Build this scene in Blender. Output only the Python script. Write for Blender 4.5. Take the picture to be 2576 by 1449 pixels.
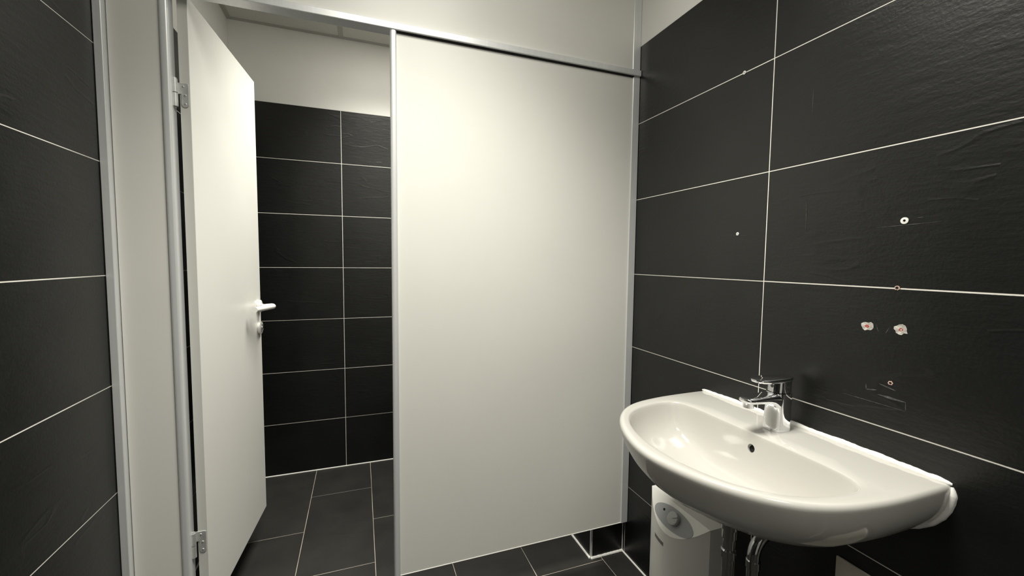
import bpy, bmesh, math, random
from mathutils import Vector, Matrix
for o in list(bpy.data.objects): bpy.data.objects.remove(o)
random.seed(4)
S = bpy.context.scene
COL = S.collection

# ------------------------------------------------------------------ camera, world, lights, exposure
CW, CD, CH = 1.693, 1.215, 2.50          # room width (X -CW..0), cubicle depth, ceiling height
YB = -2.382                              # wall behind the viewer
cam = bpy.data.cameras.new('camera'); cam.sensor_width = 36; cam.lens = 14.6817; cam.clip_start = .02
camo = bpy.data.objects.new('camera', cam); COL.objects.link(camo); S.camera = camo
_r = Vector((0.93998357, -0.34107806, 0.00983084)).normalized()
_u = Vector((0.01295749, 0.06447025, 0.99783550)); _u = (_u - _r*_u.dot(_r)).normalized()
_b = _r.cross(_u)
camo.matrix_world = Matrix(((_r.x,_u.x,_b.x,-1.053905),(_r.y,_u.y,_b.y,-1.433635),(_r.z,_u.z,_b.z,1.249752),(0,0,0,1)))
W = bpy.data.worlds.new('world'); S.world = W; W.use_nodes = True
W.node_tree.nodes['Background'].inputs[0].default_value = (.5,.5,.5,1)
W.node_tree.nodes['Background'].inputs[1].default_value = 0.0
S.view_settings.view_transform = 'Standard'; S.view_settings.look = 'None'
S.view_settings.gamma = 1; S.view_settings.use_curve_mapping = False
S.view_settings.exposure = 0.40
LAMP_X = -.84
# louvre lights: Y, watts, share scattered sideways, cut-off (dark beyond the first angle, full inside the second)
LAMPS = [(-.73, 40.0, .17, 57, 20), (.60, 32.0, .11, 56, 36), (-1.93, 9.0, .17, 57, 20)]  # the last lamp is assumed, added as fill behind the viewer
LAMP_COLOR = (1.0, .972, .872)

# ------------------------------------------------------------------ materials
def mat(name, color, rough=.5, metal=0., **k):
    m = bpy.data.materials.new(name); m.use_nodes = True
    b = m.node_tree.nodes['Principled BSDF']
    b.inputs['Base Color'].default_value = (*color, 1); b.inputs['Roughness'].default_value = rough
    b.inputs['Metallic'].default_value = metal
    for kk, v in k.items(): b.inputs[kk].default_value = v
    return m
def noise_var(m, scale, c0, c1, bump=0., bscale=None, dist=.001, stretch=(1,1,1), rough=None, obj_random=False):
    nt = m.node_tree; N = nt.nodes; L = nt.links; b = N['Principled BSDF']
    tc = N.new('ShaderNodeTexCoord'); mp = N.new('ShaderNodeMapping'); mp.inputs['Scale'].default_value = stretch
    L.new(tc.outputs['Object'], mp.inputs['Vector']); vec = mp.outputs[0]
    if obj_random:
        oi = N.new('ShaderNodeObjectInfo'); mu = N.new('ShaderNodeVectorMath'); mu.operation = 'SCALE'
        cb = N.new('ShaderNodeCombineXYZ')
        for i in range(3): L.new(oi.outputs['Random'], cb.inputs[i])
        L.new(cb.outputs[0], mu.inputs[0]); mu.inputs['Scale'].default_value = 37.
        ad = N.new('ShaderNodeVectorMath'); L.new(vec, ad.inputs[0]); L.new(mu.outputs[0], ad.inputs[1]); vec = ad.outputs[0]
    n = N.new('ShaderNodeTexNoise'); n.inputs['Scale'].default_value = scale; n.inputs['Detail'].default_value = 5
    L.new(vec, n.inputs['Vector'])
    r = N.new('ShaderNodeValToRGB'); r.color_ramp.elements[0].position = .3; r.color_ramp.elements[1].position = .7
    r.color_ramp.elements[0].color = (*c0,1); r.color_ramp.elements[1].color = (*c1,1)
    L.new(n.outputs['Fac'], r.inputs[0]); L.new(r.outputs[0], b.inputs['Base Color'])
    if bump:
        n2 = N.new('ShaderNodeTexNoise'); n2.inputs['Scale'].default_value = bscale; n2.inputs['Detail'].default_value = 6
        L.new(vec, n2.inputs['Vector'])
        bp = N.new('ShaderNodeBump'); bp.inputs['Strength'].default_value = bump; bp.inputs['Distance'].default_value = dist
        L.new(n2.outputs['Fac'], bp.inputs['Height']); L.new(bp.outputs[0], b.inputs['Normal'])
    return vec
M = {}
def slate(name, c0, c1, rough, relief, spec=.5):
    """dark slate-look porcelain: leathery fine grain, soft horizontal waves and a few cleft lines"""
    m = mat(name, c0, rough); nt = m.node_tree; N = nt.nodes; L = nt.links; b = N['Principled BSDF']
    b.inputs['Specular IOR Level'].default_value = spec
    vec = noise_var(m, 7, c0, c1, obj_random=True)
    def noise(scale, st, detail=4, rot=0):
        mp = N.new('ShaderNodeMapping'); mp.inputs['Scale'].default_value = st; mp.inputs['Rotation'].default_value = (0,0,rot)
        L.new(vec, mp.inputs['Vector']); n = N.new('ShaderNodeTexNoise'); n.inputs['Scale'].default_value = scale
        n.inputs['Detail'].default_value = detail; L.new(mp.outputs[0], n.inputs['Vector']); return n.outputs['Fac']
    def math_(op, a, c, d=None):
        q = N.new('ShaderNodeMath'); q.operation = op
        for i, x in enumerate((a, c, d)):
            if x is None: continue
            if isinstance(x, (int, float)): q.inputs[i].default_value = x
            else: L.new(x, q.inputs[i])
        return q.outputs[0]
    fine = noise(170, (1,1,1), 4)
    wave = noise(16, (.45,1.6,1), 5, .25)
    wave2 = noise(60, (.4,1.5,1), 4, .3)
    cl = noise(3.0, (.6,2.0,1), 3, .32)
    ridge = math_('ABSOLUTE', math_('SUBTRACT', cl, .5), 0)
    line = math_('SUBTRACT', 1, math_('MINIMUM', math_('MULTIPLY', ridge, 60), 1))
    mask = math_('GREATER_THAN', noise(5, (1,1,1), 2), .55)
    line = math_('MULTIPLY', line, mask)
    h = math_('ADD', math_('MULTIPLY', fine, .28), math_('MULTIPLY', wave, .7))
    h = math_('ADD', h, math_('MULTIPLY', wave2, .5))
    h = math_('ADD', h, math_('MULTIPLY', line, .35))
    bp = N.new('ShaderNodeBump'); bp.inputs['Strength'].default_value = relief; bp.inputs['Distance'].default_value = .0014
    L.new(h, bp.inputs['Height']); L.new(bp.outputs[0], b.inputs['Normal'])
    return m
M['tile'] = slate('black_slate_tile', (.0026,.0029,.0028), (.0060,.0064,.0062), .36, .75, .55)
M['floor_tile'] = slate('dark_floor_tile', (.013,.012,.0108), (.024,.0222,.020), .5, .3, .5)
M['grout'] = mat('white_grout', (.80,.78,.72), .8); noise_var(M['grout'], 30, (.74,.72,.66), (.84,.82,.76))
M['floor_grout'] = mat('floor_grout', (.40,.35,.29), .85); noise_var(M['floor_grout'], 6, (.24,.21,.17), (.60,.55,.47))
M['plaster'] = mat('white_plaster', (.78,.775,.74), .7); noise_var(M['plaster'], 5, (.82,.815,.78), (.85,.845,.81), .12, 220, .0006)
M['laminate'] = mat('light_grey_laminate', (.64,.63,.595), .38); noise_var(M['laminate'], 3, (.76,.755,.715), (.785,.78,.74), .03, 500, .0003)
M['door_lam'] = mat('white_door_laminate', (.74,.73,.69), .34); noise_var(M['door_lam'], 3, (.76,.75,.715), (.78,.77,.735), .03, 500, .0003)
M['edge'] = mat('edge_band', (.62,.62,.585), .4)
M['halo_white'] = mat('white_edge_halo', (.88,.87,.83), .35)  # paints a bright halo line along the panel edge
M['alu'] = mat('satin_aluminium', (.60,.61,.62), .36, .35)
noise_var(M['alu'], 90, (.76,.77,.78), (.82,.83,.84), stretch=(1,1,.05))
M['gap'] = mat('gasket_and_gap_shade', (.015,.015,.015), .8)  # gasket colour, also paints the shade in the gap under the rail
M['steel'] = mat('zinc_plated_steel', (.72,.73,.72), .36, .65); noise_var(M['steel'], 60, (.66,.67,.66), (.78,.79,.78))
M['steel_dark'] = mat('screw_recess', (.12,.12,.12), .5, .6)
M['chrome'] = mat('chrome', (.86,.87,.89), .05, 1.)
M['pipe'] = mat('chromed_pipe', (.38,.385,.39), .10, 1.)
M['ceramic'] = mat('white_ceramic', (.57,.558,.525), .10); M['ceramic'].node_tree.nodes['Principled BSDF'].inputs['Coat Weight'].default_value = .25
M['silicone'] = mat('white_silicone', (.86,.85,.82), .4); noise_var(M['silicone'], 60, (.80,.79,.76), (.88,.87,.84), .3, 90, .002)
M['nylon'] = mat('white_nylon', (.84,.835,.80), .35)
M['heater'] = mat('white_plastic', (.88,.875,.83), .35)
M['heater_grey'] = mat('grey_plastic', (.36,.37,.38), .45)
M['knob'] = mat('pale_grey_knob', (.52,.525,.52), .4)
M['black'] = mat('black_hole', (.008,.008,.008), .9)
M['ink'] = mat('dark_ink', (.09,.085,.075), .6)
M['label'] = mat('grey_print', (.20,.20,.19), .5)
M['plate'] = mat('beige_plate', (.62,.57,.49), .55); noise_var(M['plate'], 25, (.54,.50,.43), (.68,.63,.55))
M['red'] = mat('red_plug', (.45,.05,.04), .5)
M['pink'] = mat('tile_body', (.58,.40,.33), .8)
M['chip'] = mat('chipped_plaster', (.50,.47,.43), .9); noise_var(M['chip'], 160, (.30,.28,.26), (.66,.63,.58))
M['scuff'] = mat('chalk_scuff', (.055,.055,.053), .7); noise_var(M['scuff'], 120, (.018,.018,.018), (.12,.119,.115))
M['ceil'] = mat('mineral_ceiling', (.66,.655,.61), .85); noise_var(M['ceil'], 200, (.60,.595,.55), (.70,.695,.65), .3, 260, .001)
M['bar'] = mat('ceiling_grid_bar', (.42,.415,.385), .5)
M['louvre'] = mat('louvre_blade', (.75,.75,.75), .3, .7)
M['emit'] = mat('lamp_diffuser', (.9,.9,.88), .5)
_e = M['emit'].node_tree.nodes['Principled BSDF']; _e.inputs['Emission Color'].default_value = (1,.98,.92,1); _e.inputs['Emission Strength'].default_value = 5

# ------------------------------------------------------------------ mesh helpers
class MB:
    def __init__(s): s.v=[]; s.f=[]; s.mi=[]; s.cur=0
    def add(s, vs, fs):
        o=len(s.v); s.v += [tuple(v) for v in vs]
        for f in fs: s.f.append([o+i for i in f]); s.mi.append(s.cur)
        return s
    def box(s, a, b):
        x0,y0,z0=a; x1,y1,z1=b
        return s.add([(x0,y0,z0),(x1,y0,z0),(x1,y1,z0),(x0,y1,z0),(x0,y0,z1),(x1,y0,z1),(x1,y1,z1),(x0,y1,z1)],
            [(0,3,2,1),(4,5,6,7),(0,1,5,4),(1,2,6,5),(2,3,7,6),(3,0,4,7)])
    def loft(s, rings, cap=True, close=True):
        n=len(rings[0]); vs=[p for r in rings for p in r]; fs=[]
        for i in range(len(rings)-1):
            for j in range(n if close else n-1):
                k=(j+1)%n; fs.append((i*n+j,i*n+k,(i+1)*n+k,(i+1)*n+j))
        if cap: fs.append(tuple(reversed(range(n)))); fs.append(tuple((len(rings)-1)*n+j for j in range(n)))
        return s.add(vs,fs)
    def tube(s, pts, rad, n=20, cap=True):
        pts=[Vector(p) for p in pts]; rs = rad if isinstance(rad,(list,tuple)) else [rad]*len(pts)
        rings=[]; ref=None
        for i,p in enumerate(pts):
            t=(pts[min(i+1,len(pts)-1)]-pts[max(i-1,0)]).normalized()
            if ref is None:
                ref = Vector((0,0,1)) if abs(t.z)<.9 else Vector((0,1,0))
            a=(ref-t*ref.dot(t)).normalized(); b=t.cross(a); ref=a
            rings.append([p+a*(math.cos(2*math.pi*j/n)*rs[i])+b*(math.sin(2*math.pi*j/n)*rs[i]) for j in range(n)])
        return s.loft(rings,cap)
    def prism(s, poly, h, org=(0,0,0), ex=(1,0,0), ey=(0,0,1), ez=(0,-1,0)):
        """polygon in the plane (ex,ey) extruded along ez by h"""
        o=Vector(org); ex=Vector(ex); ey=Vector(ey); ez=Vector(ez)
        r0=[o+ex*a+ey*b for a,b in poly]; r1=[p+ez*h for p in r0]
        return s.loft([r0,r1])
    def build(s, name, m, parent=None, smooth=False, bevel=0, seg=2, angle=40):
        me=bpy.data.meshes.new(name); me.from_pydata(s.v,[],s.f)
        ms = m if isinstance(m,(list,tuple)) else [m]
        for q in ms: me.materials.append(M[q])
        for p,i in zip(me.polygons,s.mi): p.material_index=i
        bm=bmesh.new(); bm.from_mesh(me)
        bmesh.ops.recalc_face_normals(bm, faces=bm.faces)
        if bevel:
            es=[e for e in bm.edges if len(e.link_faces)==2 and e.calc_face_angle(0)>math.radians(30)]
            bmesh.ops.bevel(bm, geom=es, offset=bevel, segments=seg, affect='EDGES', profile=.5, clamp_overlap=True)
        bm.to_mesh(me); bm.free()
        if smooth:
            for p in me.polygons: p.use_smooth=True
            try: me.set_sharp_from_angle(angle=math.radians(angle))
            except Exception: pass
        return link(name, me, parent)
def link(name, data, parent=None):
    o=bpy.data.objects.new(name,data); COL.objects.link(o)
    if parent: o.parent=parent; o.matrix_parent_inverse = parent.matrix_world.inverted() if False else Matrix()
    return o
def box(name, a, b, m, parent=None, bevel=.0006, seg=1): return MB().box(a,b).build(name,m,parent,bevel=bevel,seg=seg)
def thing(name, label, cat, group=None, loc=(0,0,0), rz=0):
    e=bpy.data.objects.new(name,None); COL.objects.link(e); e.empty_display_size=.05
    e.location=loc; e.rotation_euler=(0,0,rz); e['label']=label; e['category']=cat
    if group: e['group']=group
    return e
def tag(o,label,cat,group=None):
    o['label']=label; o['category']=cat
    if group: o['group']=group
    return o
def struct(o,label,cat='wall'): o['kind']='structure'; o['label']=label; o['category']=cat; return o
def circle(r,n=32,cx=0,cy=0,ry=None): return [(cx+r*math.cos(2*math.pi*i/n), cy+(ry or r)*math.sin(2*math.pi*i/n)) for i in range(n)]

# ------------------------------------------------------------------ tiles
_cache={}
def tile_mesh(w,h,m):
    key=(round(w,4),round(h,4),m)
    if key in _cache: return _cache[key]
    g=.0014; c=.0006; d=.007
    a,b=w/2-g,h/2-g
    vs=[]
    for z,i in ((-d,0),(-c*.7,0),(0,c)):
        vs += [(-a+i,-b+i,z),(a-i,-b+i,z),(a-i,b-i,z),(-a+i,b-i,z)]
    fs=[(3,2,1,0),(8,9,10,11)]
    for k in (0,4):
        for j in range(4):
            n=(j+1)%4; fs.append((k+j,k+n,k+4+n,k+4+j))
    me=bpy.data.meshes.new('tile'); me.from_pydata(vs,[],fs); me.materials.append(M[m]); _cache[key]=me
    return me
def lay(parent, us, vs, org, eu, ev, m, proud=.0, clip=None):
    """tiles between the joint coordinates us x vs; org + eu*u + ev*v is the tile face plane"""
    eu=Vector(eu); ev=Vector(ev); en=eu.cross(ev); org=Vector(org)
    for i in range(len(us)-1):
        for j in range(len(vs)-1):
            place_tile(parent, us[i],us[i+1],vs[j],vs[j+1],org,eu,ev,en,m)
def place_tile(parent,u0,u1,v0,v1,org,eu,ev,en,m):
    o=link('tile',tile_mesh(u1-u0,v1-v0,m),parent)
    c=org+eu*((u0+u1)/2)+ev*((v0+v1)/2)+en*random.uniform(-.0002,.0002)
    o.matrix_local=Matrix(((eu.x,ev.x,en.x,c.x),(eu.y,ev.y,en.y,c.y),(eu.z,ev.z,en.z,c.z),(0,0,0,1)))
    return o
ROWS=[.3*i for i in range(8)]
G=.0008   # joint depth
def wall(name,label,lo,hi,ax,sign):
    """wall body: joint bed below 2.1 m set back by G, plaster flush with the tile faces above"""
    mb=MB(); a=list(lo); b=list(hi)
    a2=list(lo); b2=list(hi); b[2]=2.0995; a2[2]=2.0995
    if sign>0: a[ax]+=G; a2[ax]+=.0004
    else: b[ax]-=G; b2[ax]-=.0004
    mb.cur=0; mb.box(a,b); mb.cur=1; mb.box(a2,b2)
    return struct(mb.build(name,['grout','plaster']),label)
T=.12; ZT=2.62
wr=wall('wall_right','black tiled wall with white joints behind the washbasin',(0,YB-T,0),(T,CD+T,ZT),0,1)
wl=wall('wall_left','black tiled wall left of the cubicle door',(-CW-T,YB-T,0),(-CW,CD+T,ZT),0,-1)
wb=wall('wall_back','black tiled back wall inside the open cubicle with white plaster above',(-CW,CD,0),(0,CD+T,ZT),1,1)
wf=wall('wall_front','black tiled wall behind the viewer',(-CW,YB-T,0),(0,YB,ZT),1,-1)
YJ=[YB,-1.782,-1.182,-.582,.018,.618,CD]
lay(wr,YJ,ROWS,(0,0,0),(0,1,0),(0,0,1),'tile') if False else None
def lay_plane(parent, us, org, eu, m='tile'):
    lay(parent,us,ROWS,org,eu,(0,0,1),m)
# face normals eu x ev: right wall looks to -X -> eu=(0,-1,0): (0,-1,0)x(0,0,1)=(-1,0,0)
lay_plane(wr,[-y for y in reversed(YJ)],(0,0,0),(0,-1,0))
lay_plane(wl,YJ,(-CW,0,0),(0,1,0))
lay_plane(wf,[0,.548,1.148,CW],(0,YB,0),(-1,0,0))
lay_plane(wb,[-CW,-1.148,-.548,0],(0,CD,0),(1,0,0))

# unseen entrance door, assumed behind the viewer to bounce light forward
d1=struct(box('bounce_door_1',(-1.28,YB+.001,.005),(-.42,YB+.04,2.03),'door_lam'),'assumed white entrance door behind the viewer, added to bounce light','door')
for a,b in (((-1.35,YB+.001,0),(-1.28,YB+.055,2.10)),((-.42,YB+.001,0),(-.35,YB+.055,2.10)),((-1.28,YB+.001,2.03),(-.42,YB+.055,2.10))): box('door_frame',a,b,'alu',d1)
MB().tube([(-1.21,YB+.04,1.05),(-1.21,YB+.09,1.05),(-1.19,YB+.095,1.05),(-1.09,YB+.095,1.05)],.009,14).build('door_handle','steel',d1,smooth=True)

# floor: 30 x 60 slabs in running bond along the room
fl=struct(MB().box((-CW-T,YB-T,-.12),(T,CD+T,-.0012)).build('floor','floor_grout'),'dark grey floor tiles with pale joints','floor')
XJ=[-CW,-1.612,-1.311,-1.011,-.711,-.409,-.110,0]
for i in range(len(XJ)-1):
    off=.010 if i%2==1 else .308
    ys=[YB]+[off+.604*k for k in range(-6,4) if YB+.02<off+.604*k<CD-.02]+[CD]
    for j in range(len(ys)-1):
        place_tile(fl,XJ[i],XJ[i+1],ys[j],ys[j+1],Vector((0,0,0)),Vector((1,0,0)),Vector((0,1,0)),Vector((0,0,1)),'floor_tile')
def bead(name,p0,p1,r,parent,m='silicone',n=8,wob=0):
    k=40 if wob else 2; p0=Vector(p0); p1=Vector(p1)
    pts=[p0.lerp(p1,i/(k-1)) for i in range(k)]
    rad=[r*(1+random.uniform(-wob,wob)) for _ in pts]
    return MB().tube(pts,rad,n).build(name,m,parent,smooth=True)
for a,b in (((-.001,YB,0),(-.001,.03,0)),((-CW,CD-.001,0),(0,CD-.001,0)),((-CW+.001,YB,0),(-CW+.001,CD,0))):
    bead('sealant_joint',a,b,.0042,fl)

# ------------------------------------------------------------------ ceiling with exposed grid
ce=struct(MB().box((-CW-T,YB-T,CH+.02),(T,CD+T,CH+.12)).build('ceiling','gap'),'suspended mineral tile ceiling','ceiling')
gx=[-CW,-1.14,-.54,0]; gy=[YB,-2.23,-1.63,-1.03,-.43,.015,.3,.9,CD]
for i in range(3):
    for j in range(8):
        if i==1 and j in (1,3,6): continue
        box('ceiling_tile',(gx[i]+.004,gy[j]+.004,CH+.004),(gx[i+1]-.004,gy[j+1]-.004,CH+.018),'ceil',ce)
for x in gx[1:3]: box('grid_bar',(x-.012,YB,CH),(x+.012,CD,CH+.005),'bar',ce)
for y in gy[1:-1]:
    if y==.015: continue
    for i in range(3): box('grid_bar',(gx[i]+(.012 if i else 0),y-.012,CH),(gx[i+1]-(.012 if i<2 else 0),y+.012,CH+.005),'bar',ce)
box('wall_angle',(-CW,CD-.02,CH-.001),(0,CD,CH+.006),'bar',ce)
box('wall_angle',(-CW,YB,CH-.001),(-CW+.02,CD-.02,CH+.006),'bar',ce)
box('wall_angle',(-.02,YB,CH-.001),(0,CD-.02,CH+.006),'bar',ce)

# louvre lights
def louvre_light(y,power,stray,c0,c1,label):
    t=thing('ceiling_light',label,'light','square louvre lights in the ceiling',(LAMP_X,y,CH))
    f=MB()
    for a,b in (((-.286,-.286,-.004),(.286,-.262,.05)),((-.286,.262,-.004),(.286,.286,.05)),((-.286,-.262,-.004),(-.262,.262,.05)),((.262,-.262,-.004),(.286,.262,.05))): f.box(a,b)
    f.build('frame','nylon',t)
    MB().box((-.262,-.262,.042),(.262,.262,.05)).build('diffuser','emit',t)
    for k in range(1,4):
        MB().box((-.262,-.262+k*.131-.006,.004),(.262,-.262+k*.131+.006,.036)).build('louvre_spine','louvre',t)
    for k in range(1,12):
        MB().box((-.262+k*.524/12-.001,-.262,.006),(-.262+k*.524/12+.001,.262,.034)).build('louvre_blade','louvre',t)
    ld=bpy.data.lights.new('louvre_lamp','AREA'); ld.shape='RECTANGLE'; ld.size=.52; ld.size_y=.52
    ld.energy=power; ld.color=LAMP_COLOR; ld.use_nodes=True
    N=ld.node_tree.nodes; L=ld.node_tree.links; em=N['Emission']          # photometric profile of a louvre lamp
    g=N.new('ShaderNodeNewGeometry'); dt=N.new('ShaderNodeVectorMath'); dt.operation='DOT_PRODUCT'
    L.new(g.outputs['Normal'],dt.inputs[0]); L.new(g.outputs['Incoming'],dt.inputs[1])
    ab=N.new('ShaderNodeMath'); ab.operation='ABSOLUTE'; L.new(dt.outputs['Value'],ab.inputs[0])
    mr=N.new('ShaderNodeMapRange'); mr.interpolation_type='SMOOTHSTEP'; L.new(ab.outputs[0],mr.inputs['Value'])
    mr.inputs['From Min'].default_value=math.cos(math.radians(c0)); mr.inputs['From Max'].default_value=math.cos(math.radians(c1))
    mr.inputs['To Min'].default_value=stray; mr.inputs['To Max'].default_value=1.
    L.new(mr.outputs['Result'],em.inputs['Strength'])
    lo=bpy.data.objects.new('lamp',ld); COL.objects.link(lo); lo.parent=t; lo.location=(0,0,-.006)
louvre_light(*LAMPS[0],'square louvre ceiling light over the room in front of the partition')
louvre_light(*LAMPS[1],'square louvre ceiling light inside the toilet cubicle')
louvre_light(*LAMPS[2],'assumed square louvre ceiling light behind the viewer, added as fill')  # unseen lamp, added to brighten the partition and left side panel

# ------------------------------------------------------------------ cubicle partition
pt=thing('cubicle_partition','pale grey laminate toilet partition with aluminium rail, posts and fixed panel','partition',None,(0,0,0))
PB=.150; PTOP=1.977
box('fixed_panel',(-.937,.004,PB),(-.026,.030,PTOP),'laminate',pt,.001)
box('edge_halo',(-.937,.0022,PB-.003),(-.026,.030,PB),'halo_white',pt,.0008)  # white strip standing in for the bright halo along the bottom edge
box('side_panel',(-1.672,.002,.012),(-1.556,.028,1.980),'laminate',pt,.001)
box('bulkhead_panel',(-CW+.02,.004,2.0),(-.026,.030,CH),'laminate',pt,.001)
# head rail: hollow section with a drip lip
r_=MB(); r_.box((-CW+.02,-.009,1.981),(-.001,.038,2.003)); r_.build('head_rail','alu',pt,bevel=.002,seg=2)
box('painted_gap_shade',(-.937,-.001,1.977),(-.03,.028,1.981),'gap',pt,0)  # dark strip standing in for the shadow line under the head rail
# wall channels
box('wall_channel',(-.0315,.0,PB-.003),(-.0008,.034,1.981),'alu',pt,.0012)
box('wall_channel',(-.0350,.0,2.003),(-.0008,.034,CH),'alu',pt,.0012)
box('wall_channel',(-CW+.0008,-.018,.005),(-1.674,.034,CH),'alu',pt,.0012)
# door posts: rounded aluminium extrusions
def post(x0,x1,z0,z1,y0=-.006,y1=.034):
    rr=.006; P=[]
    for cx,cy,a0 in ((x1-rr,y0+rr,-90),(x1-.002,y1-.002,0),(x0+.002,y1-.002,90),(x0+rr,y0+rr,180)):
        q=rr if cy<0.01 else .002
        for k in range(6):
            a=math.radians(a0+k*18); P.append((cx+q*math.cos(a),cy+q*math.sin(a)))
    MB().loft([[(x,y,z0) for x,y in P],[(x,y,z1) for x,y in P]]).build('door_post','alu',pt,smooth=True)
post(-.9545,-.9355,.0,1.981); post(-1.5575,-1.537,.0,1.981)
box('gasket',(-1.5575,-.0005,.012),(-1.5555,.03,1.98),'gap',pt,0)

# ------------------------------------------------------------------ open cubicle door
DX,DY=-1.502,.030; DL=.592; ang=math.atan2(.59,.042)
d=thing('cubicle_door','white laminate cubicle door standing open into the toilet cubicle','door',None,(DX,DY,0),ang)
# local: x along the door leaf (hinge -> free edge), face seen from the room at y=0 (normal -y), body towards +y
DZ0,DZ1=.150,1.983; TH=.026
box('door_leaf',(0,0,DZ0),(DL,TH,DZ1),'door_lam',d,.0012,2)
box('edge_band',(-.0006,.0008,DZ0+.001),(0.0002,TH-.0008,DZ1-.001),'edge',d,0)
# hinges on the hinge edge (face x=0, normal -x)
def hinge(zc):
    t0=.0022
    # L-shaped leaf in the (y,z) plane: arm to the barrel at y>TH, tail hanging down near the room-side face
    def arc(cx,cz,r,a0,a1,n=6): return [(cx+r*math.cos(math.radians(a0+(a1-a0)*k/n)),cz+r*math.sin(math.radians(a0+(a1-a0)*k/n))) for k in range(n+1)]
    poly=[(.030,.030),(.030,-.001),(.0215,-.001)]
    poly+=[(.0215,-.028)]+arc(.0125,-.028,.009,0,-180,10)+arc(.0075,.026,.004,180,90,4)
    h=MB().prism(poly,t0,(-.0006,0,zc),(0,1,0),(0,0,1),(-1,0,0)).build('hinge','steel',d,bevel=.0004,seg=1)
    MB().tube([(-.0170,.0305,zc-.002),(-.0170,.0305,zc+.035)],.0068,20).build('barrel','steel',h,smooth=True)
    MB().tube([(-.0170,.0305,zc-.040),(-.0170,.0305,zc-.004)],.0068,20).build('barrel','steel',h,smooth=True)
    MB().tube([(-.0170,.0305,zc+.035),(-.0170,.0305,zc+.038)],.0050,20).build('pin','steel',h,smooth=True)
    MB().box((-.0175,.0285,zc-.001),(-.0006,.0308,zc+.030)).build('knuckle_strap','steel',h)
    for y,z in ((.017,.020),(.0125,-.004),(.0125,-.028)):
        MB().tube([(-.0024,y,zc+z),(-.0040,y,zc+z)],[.0042,.0026],16).build('screw','steel',h,smooth=True)
        MB().tube([(-.0039,y,zc+z),(-.0043,y,zc+z)],.0012,8).build('screw_recess','steel_dark',h)
hinge(1.712); hinge(.392)
# lever handle and lock rosette on the room-side face (y=0, towards -y)
HZ=1.048; HX=DL-.035
hd=MB().tube([(HX,0,HZ),(HX,-.011,HZ)],.0255,40).build('lever_handle','nylon',d,bevel=.0015,smooth=True)
pts=[(HX,-.008,HZ)]+[(HX,-.02-.007*k,HZ) for k in range(3)]
for k in range(1,10):
    a=math.radians(110*k/9); pts.append((HX-.026*(1-math.cos(a)),-.036-.026*math.sin(a),HZ))
ex,ey=pts[-1][0],pts[-1][1]
pts+=[(ex-.0125*k,ey+.0034*k,HZ) for k in range(1,10)]
MB().tube(pts,[.0080]*3+[.0088,.0095,.0100]+[.0108]*(len(pts)-6),20).build('lever','nylon',hd,smooth=True)
MB().tube([(HX,-.011,HZ),(HX,-.018,HZ)],.0115,24).build('collar','steel',hd,smooth=True)
LZ=HZ-.093
lk=MB().tube([(HX,0,LZ),(HX,-.011,LZ)],.0255,40).build('lock_rosette','nylon',d,bevel=.0015,smooth=True)
MB().tube([(HX,-.011,LZ),(HX,-.0135,LZ)],.017,32).build('lock_disc','steel',lk,smooth=True)
MB().tube([(HX,-.0135,LZ+.003),(HX,-.0175,LZ+.003)],[.0075,.0065],20).build('lock_button','chrome',lk,smooth=True)

# ------------------------------------------------------------------ tiled pipe boxing at the corner
pb=thing('tiled_pipe_boxing','low black tiled pipe boxing on the floor under the partition corner','boxing',None,(0,0,0))
BX=-.157; BY=.032
MB().box((BX+.008,BY+.008,.0),(-.0005,CD-.002,.1465)).build('core','grout',pb)
place_tile(pb,BX+.009,0,.004,.1465,Vector((0,BY,0)),Vector((1,0,0)),Vector((0,0,1)),Vector((0,-1,0)),'tile')
for a,b in ((BY+.006,.618),(.618,CD-.001)):
    place_tile(pb,-b,-a,.004,.1465,Vector((BX,0,0)),Vector((0,-1,0)),Vector((0,0,1)),Vector((-1,0,0)),'tile')
box('corner_trim',(BX-.0008,BY-.0008,.003),(BX+.0085,BY+.0065,.1465),'alu',pb,.001)
bead('sealant_bead',(BX,BY-.001,0.001),(0,BY-.001,0.001),.0062,pb,wob=.12)
bead('sealant_bead',(BX-.001,BY,0.001),(BX-.001,.3,0.001),.0055,pb,wob=.1)
bead('sealant_bead',(-.0015,BY-.001,0.0),(-.0012,BY-.001,.1465),.0019,pb,'silicone')

# ------------------------------------------------------------------ wash basin
YC=-.69; ZR=.832
outer_half=[(.0,.3085),(-.06,.3085),(-.12,.3075),(-.17,.305),(-.21,.300),(-.25,.2935),(-.285,.284),(-.315,.271),(-.342,.2545),(-.366,.235),(-.388,.211),(-.409,.182),(-.428,.148),(-.4435,.112),(-.456,.074),(-.4645,.036),(-.4675,0)]
inner_half=[(-.146,0),(-.146,.10),(-.146,.19),(-.148,.222),(-.156,.243),(-.172,.256),(-.198,.2615),(-.23,.259),(-.268,.252),(-.305,.241),(-.340,.221),(-.369,.194),(-.395,.156),(-.415,.107),(-.4265,.055),(-.430,0)]
def full(h,flip=False):
    if not flip: a=[(x,-v) for x,v in h]; b=[(x,v) for x,v in reversed(h[:-1])]; return a+b
    a=[(x,-v) for x,v in h]; b=[(x,v) for x,v in reversed(h[1:-1])]; return a+b
OUT=full(outer_half); INN=full(inner_half,True)
CX0=-.235
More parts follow.
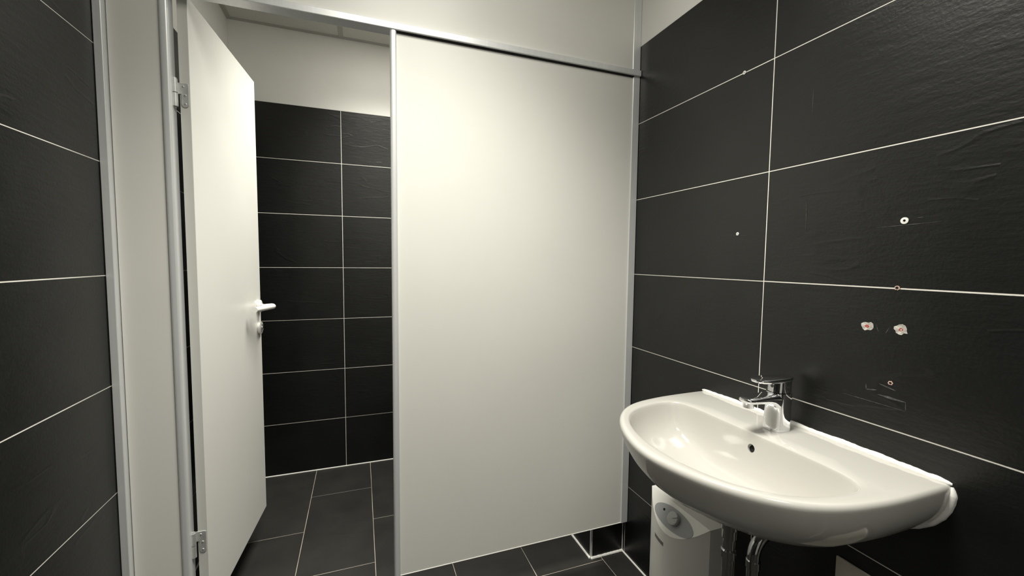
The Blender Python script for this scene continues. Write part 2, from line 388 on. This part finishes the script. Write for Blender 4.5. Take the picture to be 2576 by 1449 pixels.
def polar(poly):
    def R(th):
        dx,dy=math.cos(th),math.sin(th); best=None
        n=len(poly)
        for i in range(n):
            ax,ay=poly[i][0]-CX0,poly[i][1]; bx,by=poly[(i+1)%n][0]-CX0,poly[(i+1)%n][1]
            ex,ey=bx-ax,by-ay; den=dx*ey-dy*ex
            if abs(den)<1e-12: continue
            t=(ax*ey-ay*ex)/den; q=(ax*dy-ay*dx)/den
            if t>0 and -1e-6<=q<=1+1e-6 and (best is None or t>best): best=t
        return best
    return R
Ro,Ri=polar(OUT),polar(INN)
cang=[math.atan2(v,0-CX0) for v in (-.3085,.3085)]
ths=sorted([2*math.pi*i/144-math.pi for i in range(144)]+cang)
ths=[t for i,t in enumerate(ths) if i==0 or t-ths[i-1]>.004]
o2=[(CX0+Ro(t)*math.cos(t),Ro(t)*math.sin(t)) for t in ths]
i2=[(CX0+Ri(t)*math.cos(t),Ri(t)*math.sin(t)) for t in ths]
def smoothring(r,k,keep):
    n=len(r)
    for _ in range(k): r=[r[i] if keep(r[i]) else ((r[i-1][0]+2*r[i][0]+r[(i+1)%n][0])/4,(r[i-1][1]+2*r[i][1]+r[(i+1)%n][1])/4) for i in range(n)]
    return r
o2=smoothring(o2,3,lambda p:p[0]>-.03); i2=smoothring(i2,4,lambda p:False)
rings=[]
def R3(pts,z): return [(x,YC+v,z(x,v) if callable(z) else z) for x,v in pts]
DROP=.196
# underside, bottom -> rim
import itertools
PROFILE=[(.16,.199),(.34,.195),(.50,.186),(.64,.170),(.75,.148),(.84,.122),(.900,.096),(.940,.070),(.967,.046),(.984,.025),(.994,.009),(.999,.001)]
def under(x,dz): return ZR-.014-dz*(.77+.08*min(1,-x/.40))
def side(dz): return math.sqrt(max(0,1-(dz/.204)**2.3))**.95
for s,dz in PROFILE:
    sv=max(s,side(dz)); rings.append([(x*s,YC+v*(s if dz>.1945 else sv),under(x,dz)) for x,v in o2])
def shrink(pts,dist):
    # offset towards the middle; points on the wall keep X
    out=[]
    for x,v in pts:
        dx,dy=CX0-x,-v; l=math.hypot(dx,dy); nx=x+dx/l*dist; out.append((x if x>-.0005 else min(nx,-.0006),v+dy/l*dist))
    return out
for dist,dz in ((0,-.010),(.0010,-.006),(.0035,-.0024),(.0065,-.0007),(.0100,0)): rings.append(R3(shrink(o2,dist),ZR+dz))
def mix(p,q,t): return [(a[0]+(b[0]-a[0])*t,a[1]+(b[1]-a[1])*t) for a,b in zip(p,q)]
deck=shrink(o2,.010)
big=[(CX0+(x-CX0)*1.018,v*1.015) for x,v in i2]
for t in (.35,.7): rings.append(R3(mix(deck,big,t),ZR-.0012*t))
rings.append(R3(big,ZR-.0016))
BXC=-.262
for s,z in ((1.006,-.0024),(.997,-.0048),(.988,-.0110),(.979,-.020),(.964,-.035),(.938,-.054),(.897,-.073),(.835,-.090),(.74,-.103),(.62,-.117),(.48,-.126),(.33,-.131),(.18,-.134),(.06,-.136)):
    k=min(1,max(0,(1-s)/.5)); cx=BXC+.03*k
    rings.append(R3([(cx+(x-BXC)*s, v*s) for x,v in i2],ZR+z))
bs=thing('wash_basin','white ceramic washbasin mounted on the black tiled wall','basin',None,(0,YC,.62))
def loc(mb):   # meshes given in room coordinates -> local to the basin's empty
    mb.v=[(x,y-YC,z-.62) for x,y,z in mb.v]; return mb
bowl=loc(MB().loft(rings)).build('bowl','ceramic',bs,smooth=True,angle=50)
# overflow hole cut into the rear slope of the bowl
OV=Vector((-.1525,YC,.7935))
nrm=Vector((-1,0,.42)).normalized()
cut=loc(MB().tube([OV+nrm*.02,OV-nrm*.05],.0098,28)).build('cutter','ceramic',bs)
md=bowl.modifiers.new('overflow','BOOLEAN'); md.object=cut; md.operation='DIFFERENCE'; md.solver='EXACT'
bpy.context.view_layer.update()
dg=bpy.context.evaluated_depsgraph_get()
nm=bpy.data.meshes.new_from_object(bowl.evaluated_get(dg)); bowl.modifiers.clear(); bowl.data=nm
bpy.data.objects.remove(cut)
loc(MB().tube([OV-nrm*.012,OV-nrm*.014],.0097,28)).build('overflow_shade','black',bs)  # black disc painting the shade deep inside the overflow hole
# chrome waste in the bowl
loc(MB().tube([(-.232,YC,ZR-.137),(-.232,YC,ZR-.1325)],[.031,.029],32)).build('waste_plug','chrome',bs,smooth=True)
# tap hole surround is hidden; silicone along the wall
def wobbly(pts,r,w,n=10):
    P=[]; 
    for a,b in zip(pts[:-1],pts[1:]):
        a=Vector(a); b=Vector(b); k=max(2,int((b-a).length/.006))
        P+=[a.lerp(b,i/k) for i in range(k)]
    P.append(Vector(pts[-1])); rad=[]; q=1
    for _ in P:
        q=.75*q+.25*random.uniform(1-w,1+w)+random.uniform(-w*.12,w*.12); rad.append(r*q)
    for i in range(4): rad[i]*=(.25,.6,.85,.95)[i]; rad[-1-i]*=(.25,.6,.85,.95)[i]
    return loc(MB().tube(P,rad,n))
YL,YR=YC+.309,YC-.309
wobbly([(-.001,YL+.001,ZR+.001),(-.001,YR,ZR+.001)],.0072,.45).build('sealant_bead','silicone',bs,smooth=True)
for sgn in (1,-1):
    q=[(-.0005,YC+sgn*(.3085*side(b)+.001),under(0,b)) for a,b in reversed(PROFILE[1:])]
    wobbly([(-.0005,YC+sgn*.309,ZR-.004)]+q,.0080 if sgn<0 else .004,.14).build('sealant_bead','silicone',bs,smooth=True)
for yy,zz,rr in ((-.716,.545,.013),(-.784,.590,.012)):
    MB().tube([(-.001,yy+.002,zz+.040),(-.002,yy,zz+.02),(-.006,yy,zz+.006),(-.004,yy-.003,zz-.008),(-.002,yy-.004,zz-.018)],[rr*.8,rr,rr*.9,rr*.55,rr*.15],12).build('sealant_smear','silicone',wr,smooth=True)

# ------------------------------------------------------------------ mixer tap
tp=thing('mixer_tap','chrome single-lever mixer tap on the washbasin deck','tap',None,(-.066,YC,ZR-.0004))
def sup(cx,rx,ry,z,n=40,e=2.4,cz=None):
    P=[]
    for i in range(n):
        a=2*math.pi*i/n; c,s_=math.cos(a),math.sin(a)
        P.append((cx+rx*abs(c)**(2/e)*(1 if c>=0 else -1), ry*abs(s_)**(2/e)*(1 if s_>=0 else -1), z))
    return P
body=MB()
body.loft([sup(.0,.0285,.0262,0,e=2.8),sup(.0,.0290,.0266,.0015,e=2.8),sup(.0,.0288,.0264,.006,e=2.8),sup(.001,.0278,.0256,.022,e=2.8),sup(.002,.0268,.0250,.045,e=2.8),sup(.003,.0266,.0248,.065,e=2.8),sup(.004,.0268,.0248,.080,e=2.8),sup(.004,.0270,.0248,.092,e=2.8),sup(.004,.0270,.0248,.0955,e=2.8)])
# spout: sections along -x
def sect(x,zb,zt,w,n=28,e=3.6):
    P=[]
    for i in range(n):
        a=2*math.pi*i/n; c,s_=math.cos(a),math.sin(a)
        P.append((x, w*abs(c)**(2/e)*(1 if c>=0 else -1), (zb+zt)/2+(zt-zb)/2*abs(s_)**(2/e)*(1 if s_>=0 else -1)))
    return P
body.loft([sect(.012,.050,.0950,.019),sect(-.004,.050,.0950,.0215),sect(-.016,.054,.0950,.0222),sect(-.0255,.0625,.0945,.0225),sect(-.034,.0685,.094,.0225),sect(-.048,.0725,.0932,.0222),sect(-.07,.0745,.0925,.0217),sect(-.09,.0755,.0918,.021),sect(-.104,.0765,.0912,.019),sect(-.112,.079,.0905,.0155),sect(-.1155,.0825,.0885,.010)])
body.build('body','chrome',tp,smooth=True,angle=55)
MB().tube([(-.098,0,.078),(-.0985,0,.0655)],[.0125,.0120],28).build('aerator','chrome',tp,smooth=True)
MB().tube([(.004,0,.0953),(.004,0,.0975)],.0235,32).build('seam_ring','black',tp)
lv=MB(); lv.loft([sup(.004,.0262,.0236,.0972),sup(.004,.0262,.0236,.1000),sup(.005,.0255,.0232,.118),sup(.005,.0255,.0232,.126)])
lv.loft([sup(-.0205,.0545,.0222,.1245,e=3.2),sup(-.0215,.0575,.0236,.1258,e=3.2),sup(-.0225,.0590,.0240,.1300,e=3.2),sup(-.0225,.0585,.0237,.1325,e=3.2),sup(-.0215,.0560,.0225,.1338,e=3.2)])
lv.build('lever','chrome',tp,smooth=True,angle=50)
MB().tube([(-.0208,0,.112),(-.0216,0,.112)],.0042,16).build('colour_dot','steel_dark',tp)

# ------------------------------------------------------------------ siphon trap
sp=thing('siphon_trap','chromed pipe siphon under the washbasin','siphon',None,(-.208,YC,.2))
def pz(mb): mb.v=[(x+.208,y-YC,z-.2) for x,y,z in mb.v]; return mb
R_=.0135; TX=-.208; RX=-.122
pz(MB().tube([(TX,YC,.60),(TX,YC,.36)],R_,24)).build('tailpipe','pipe',sp,smooth=True)
pz(MB().tube([(TX,YC,.640),(TX,YC,.600),(TX,YC,.598),(TX,YC,.575)],[.020,.020,.0165,.0165],24)).build('waste_body','pipe',sp,smooth=True,angle=30)
for x,z in ((TX,.536),(TX,.40),(RX,.487),(RX,.40)):
    pz(MB().tube([(x,YC,z-.013),(x,YC,z-.011),(x,YC,z+.008),(x,YC,z+.011)],[.0150,.0170,.0170,.0145],24)).build('union_nut','pipe',sp,smooth=True,angle=30)
ub=[(TX,YC,.40)]+[((TX+RX)/2-(RX-TX)/2*math.cos(math.radians(a)),YC,.365-(RX-TX)/2*math.sin(math.radians(a))) for a in range(0,181,12)]+[(RX,YC,.40)]
pz(MB().tube(ub,R_+.001,24)).build('u_bend','pipe',sp,smooth=True)
el=[(RX,YC,.40),(RX,YC,.44),(RX,YC,.48)]+[(RX+.05-.05*math.cos(math.radians(a)),YC,.505+.05*math.sin(math.radians(a))) for a in range(0,91,9)]+[(-.03,YC,.555),(-.0005,YC,.555)]
pz(MB().tube(el,R_+.0015,24)).build('outlet_bend','pipe',sp,smooth=True)
pz(MB().tube([(-.0005,YC,.555),(-.004,YC,.555),(-.009,YC,.555)],[.034,.033,.020],32)).build('wall_rosette','pipe',sp,smooth=True)

# ------------------------------------------------------------------ under-sink water heater
wh=thing('water_heater','white under-sink water heater with grey oval dial panel','heater',None,(0,-.401,.05))
HW=.130; X0=-.10; BG=.05; ZH=.4165; K=1.6     # local: y about the middle, z from the base
def front(t,grow=0): return X0-BG*(1-t*t)
N=24; ring_s=[-1+2*i/N for i in range(N+1)]
def outline(z,inset=0):
    P=[(-.0008,HW-inset),( X0*.0-.0008,-HW+inset)]
    P=[(-.0008,HW-inset)]+[]
    out=[(-.0008,-(HW-inset))]
    for t in ring_s:
        zl=z; x=front(t)+inset
        zf=ZH+K*(front(t)-X0)
        out.append((x,t*(HW-inset),min(z,zf)))
    out.append((-.0008,HW-inset))
    return [(p[0],p[1],p[2] if len(p)>2 else z) for p in out]
sh=MB(); sh.loft([outline(0,.006),outline(.006,0),outline(.15),outline(.30),outline(ZH)],cap=False)
n=len(outline(0)); 
sh.add(outline(0,.006),[tuple(reversed(range(n)))])
top=outline(ZH); flat=[(p[0],p[1],ZH) for p in (top[0],top[1],top[-2],top[-1])]
sh.add(flat,[(0,1,2,3)])
sh.build('casing','heater',wh,smooth=True,angle=25)
# slanted control facet (segment between the straight top edge and the bulging front)
fc=MB()
seg=[(front(t),t*HW,ZH+K*(front(t)-X0)) for t in ring_s]
fn=Vector((-K,0,1)).normalized(); fu=Vector((0,-1,0)); fv=fn.cross(fu)   # fv runs up the facet
if fv.z<0: fv=-fv
r0=[Vector(p)+fn*.0010 for p in seg]; r1=[Vector(p)-fn*.002 for p in seg]
fc.loft([r1,r0]); fc.build('control_facet','heater',wh)
oc=Vector((X0-.0235,-.004,ZH-K*.0235))
def onf(a,b,h): return oc+fu*a+fv*b+fn*h
def disc(name,poly,h0,h1,m,par,bevel=0):
    return MB().loft([[onf(a,b,h0) for a,b in poly],[onf(a,b,h1) for a,b in poly]]).build(name,m,par,bevel=bevel,smooth=True,angle=40)
pan=disc('dial_panel',circle(.084,48,0,.0,.0325),.0009,.0022,'heater_grey',wh)
kn=disc('knob',circle(.0205,36,.006,.004),.0020,.015,'knob',pan,.002)
disc('knob_pointer',[(.004,.004),(.008,.004),(.0235,.015),(.0215,.018)],.013,.0175,'knob',pan,.0006)
disc('pilot_lamp',circle(.0038,20,-.045,.008),.0020,.0034,'black',pan)
# small printed name strip on the front
for k,(a,b) in enumerate(((-.028,.012),)):
    P=[]
    st=MB(); nn=10
    q0=[];q1=[]
    for i in range(nn+1):
        y=.060-.052*i/nn; t=y/HW; q0.append((front(t)-.0006,y,.300)); q1.append((front(t)-.0006,y,.288))
    vs=q0+q1+[(x+.0012,y,z) for x,y,z in q0]+[(x+.0012,y,z) for x,y,z in q1]
    m_=nn+1; fs=[]
    for i in range(nn): fs+=[(i,i+1,m_+i+1,m_+i),(2*m_+i,3*m_+i,3*m_+i+1,2*m_+i+1),(i,2*m_+i,2*m_+i+1,i+1),(m_+i,m_+i+1,3*m_+i+1,3*m_+i)]
    fs+=[(0,m_,3*m_,2*m_),(nn,2*m_+nn,3*m_+nn,m_+nn)]
    st.add(vs,fs).build('name_strip','label',wh)
for yy in (-.05,.05):
    MB().tube([(-.05,yy,ZH),(-.05,yy,ZH+.02),(-.045,yy,ZH+.05)],.005,12).build('water_connection','pipe',wh,smooth=True)

# ------------------------------------------------------------------ beige access plate low on the wall
ap=thing('access_plate','beige access plate low on the black wall beneath the right of the basin','access plate',None,(0,-.96,.42))
box('plate',(-.006,-.148,-.15),(-.0002,.150,.143),'plate',ap,.0015)
for a,b,c in ((.071,.088,.112),(.048,.066,.104),(.100,.115,.085)):
    box('print_mark',(-.0064,a,c),(-.0058,b,c+.006),'ink',ap,0)

# ------------------------------------------------------------------ plugs, drill holes and scuffs on the sink wall
def ringmesh(mb,y,z,r0,r1,h,n=20,j=0):
    rr=[1+random.uniform(-j,j) for _ in range(n)]
    def c(r,x,jj): return [(x,y+r*math.cos(2*math.pi*i/n)*(rr[i] if jj else 1),z+r*math.sin(2*math.pi*i/n)*(rr[i] if jj else 1)) for i in range(n)]
    mb.loft([c(r0,-.0001,0),c(r0,-h,0),c(r1,-h*.8,1),c(r1,-.0001,1)],cap=False)
    return mb
def plug(name,y,z,r0,r1,h,m,label,cat,group,core='black',j=0,halo=None):
    t=thing(name,label,cat,group,(0,y,z))
    ringmesh(MB(),0,0,r0,r1,h,j=j).build('rim',m,t,smooth=True)
    MB().tube([(-.0002,0,0),(-.0007,0,0)],r0*1.02,14).build('bore',core,t)
    if halo: 
        P=[(halo*(1+random.uniform(-.22,.22))*math.cos(2*math.pi*i/15),halo*.86*(1+random.uniform(-.22,.22))*math.sin(2*math.pi*i/15)) for i in range(15)]
        MB().prism(P,.0008,(-.0001,0,0),(0,1,0),(0,0,1),(-1,0,0)).build('chipped_patch','chip',t)
g1='white wall plugs in the sink wall'
plug('wall_plug',-.489,1.800,.0024,.0050,.0022,'nylon','white wall plug in the tile joint, highest on the sink wall','wall plug',g1,'chip')
plug('wall_plug',-.490,1.336,.0020,.0046,.0022,'nylon','small white wall plug in the tile nearest the partition, below the highest joint plug','wall plug',g1,'chip')
plug('wall_plug',-.895,1.340,.0026,.0068,.0024,'nylon','larger white wall plug in the big tile high above the basin','wall plug',g1)
g2='drill holes above the basin'
plug('drill_hole',-.890,1.2012,.0030,.0048,.0012,'pink','drill hole in the horizontal white joint above the basin','drill hole',g2,j=.2)
plug('drill_hole',-.890,.999,.0026,.0044,.0012,'pink','drill hole with pink rim just above the basin scuff marks','drill hole',g2,j=.15)
g3='red plugs in chipped tile'
plug('wall_plug',-.840,1.113,.0012,.0036,.0014,'red','red wall plug in chipped tile, left one of the pair','wall plug',g3,'pink',.3,.0115)
plug('wall_plug',-.902,1.115,.0022,.0034,.0014,'red','red wall plug in chipped tile, right one of the pair','wall plug',g3,'black',.3,.0115)
def scuff(y0,z0,y1,z1,w):
    a=Vector((y0,z0)); b=Vector((y1,z1)); dv=(b-a); n_=Vector((-dv.y,dv.x)).normalized()*w/2; k=8; P=[];Q=[]
    for i in range(k+1):
        c=a.lerp(b,i/k); s=(math.sin(math.pi*(i+.5)/(k+1)))*random.uniform(.6,1.1)
        P.append(tuple(c+n_*s)); Q.append(tuple(c-n_*s))
    MB().prism(P+Q[::-1],.0004,(-.0001,0,0),(0,1,0),(0,0,1),(-1,0,0)).build('scuff_mark','scuff',wr)
for a in ((-.845,1.329,-.955,1.3335,.0011),(-.915,1.344,-.925,1.3445,.0012),(-.470,1.332,-.520,1.330,.0010),(-.692,1.677,-.692,1.622,.0011),(-.690,1.412,-.692,1.328,.0010),
          (-.845,.985,-.846,.974,.0022),(-.846,.973,-.866,.977,.003),(-.868,.968,-.918,.966,.0045),(-.80,.950,-.918,.9475,.0012),(-.918,.966,-.919,.9475,.0016),(-.870,.992,-.900,.985,.003),
          (-.857,1.118,-.862,1.104,.0012),(-.882,1.118,-.875,1.103,.0012)): scuff(*a)
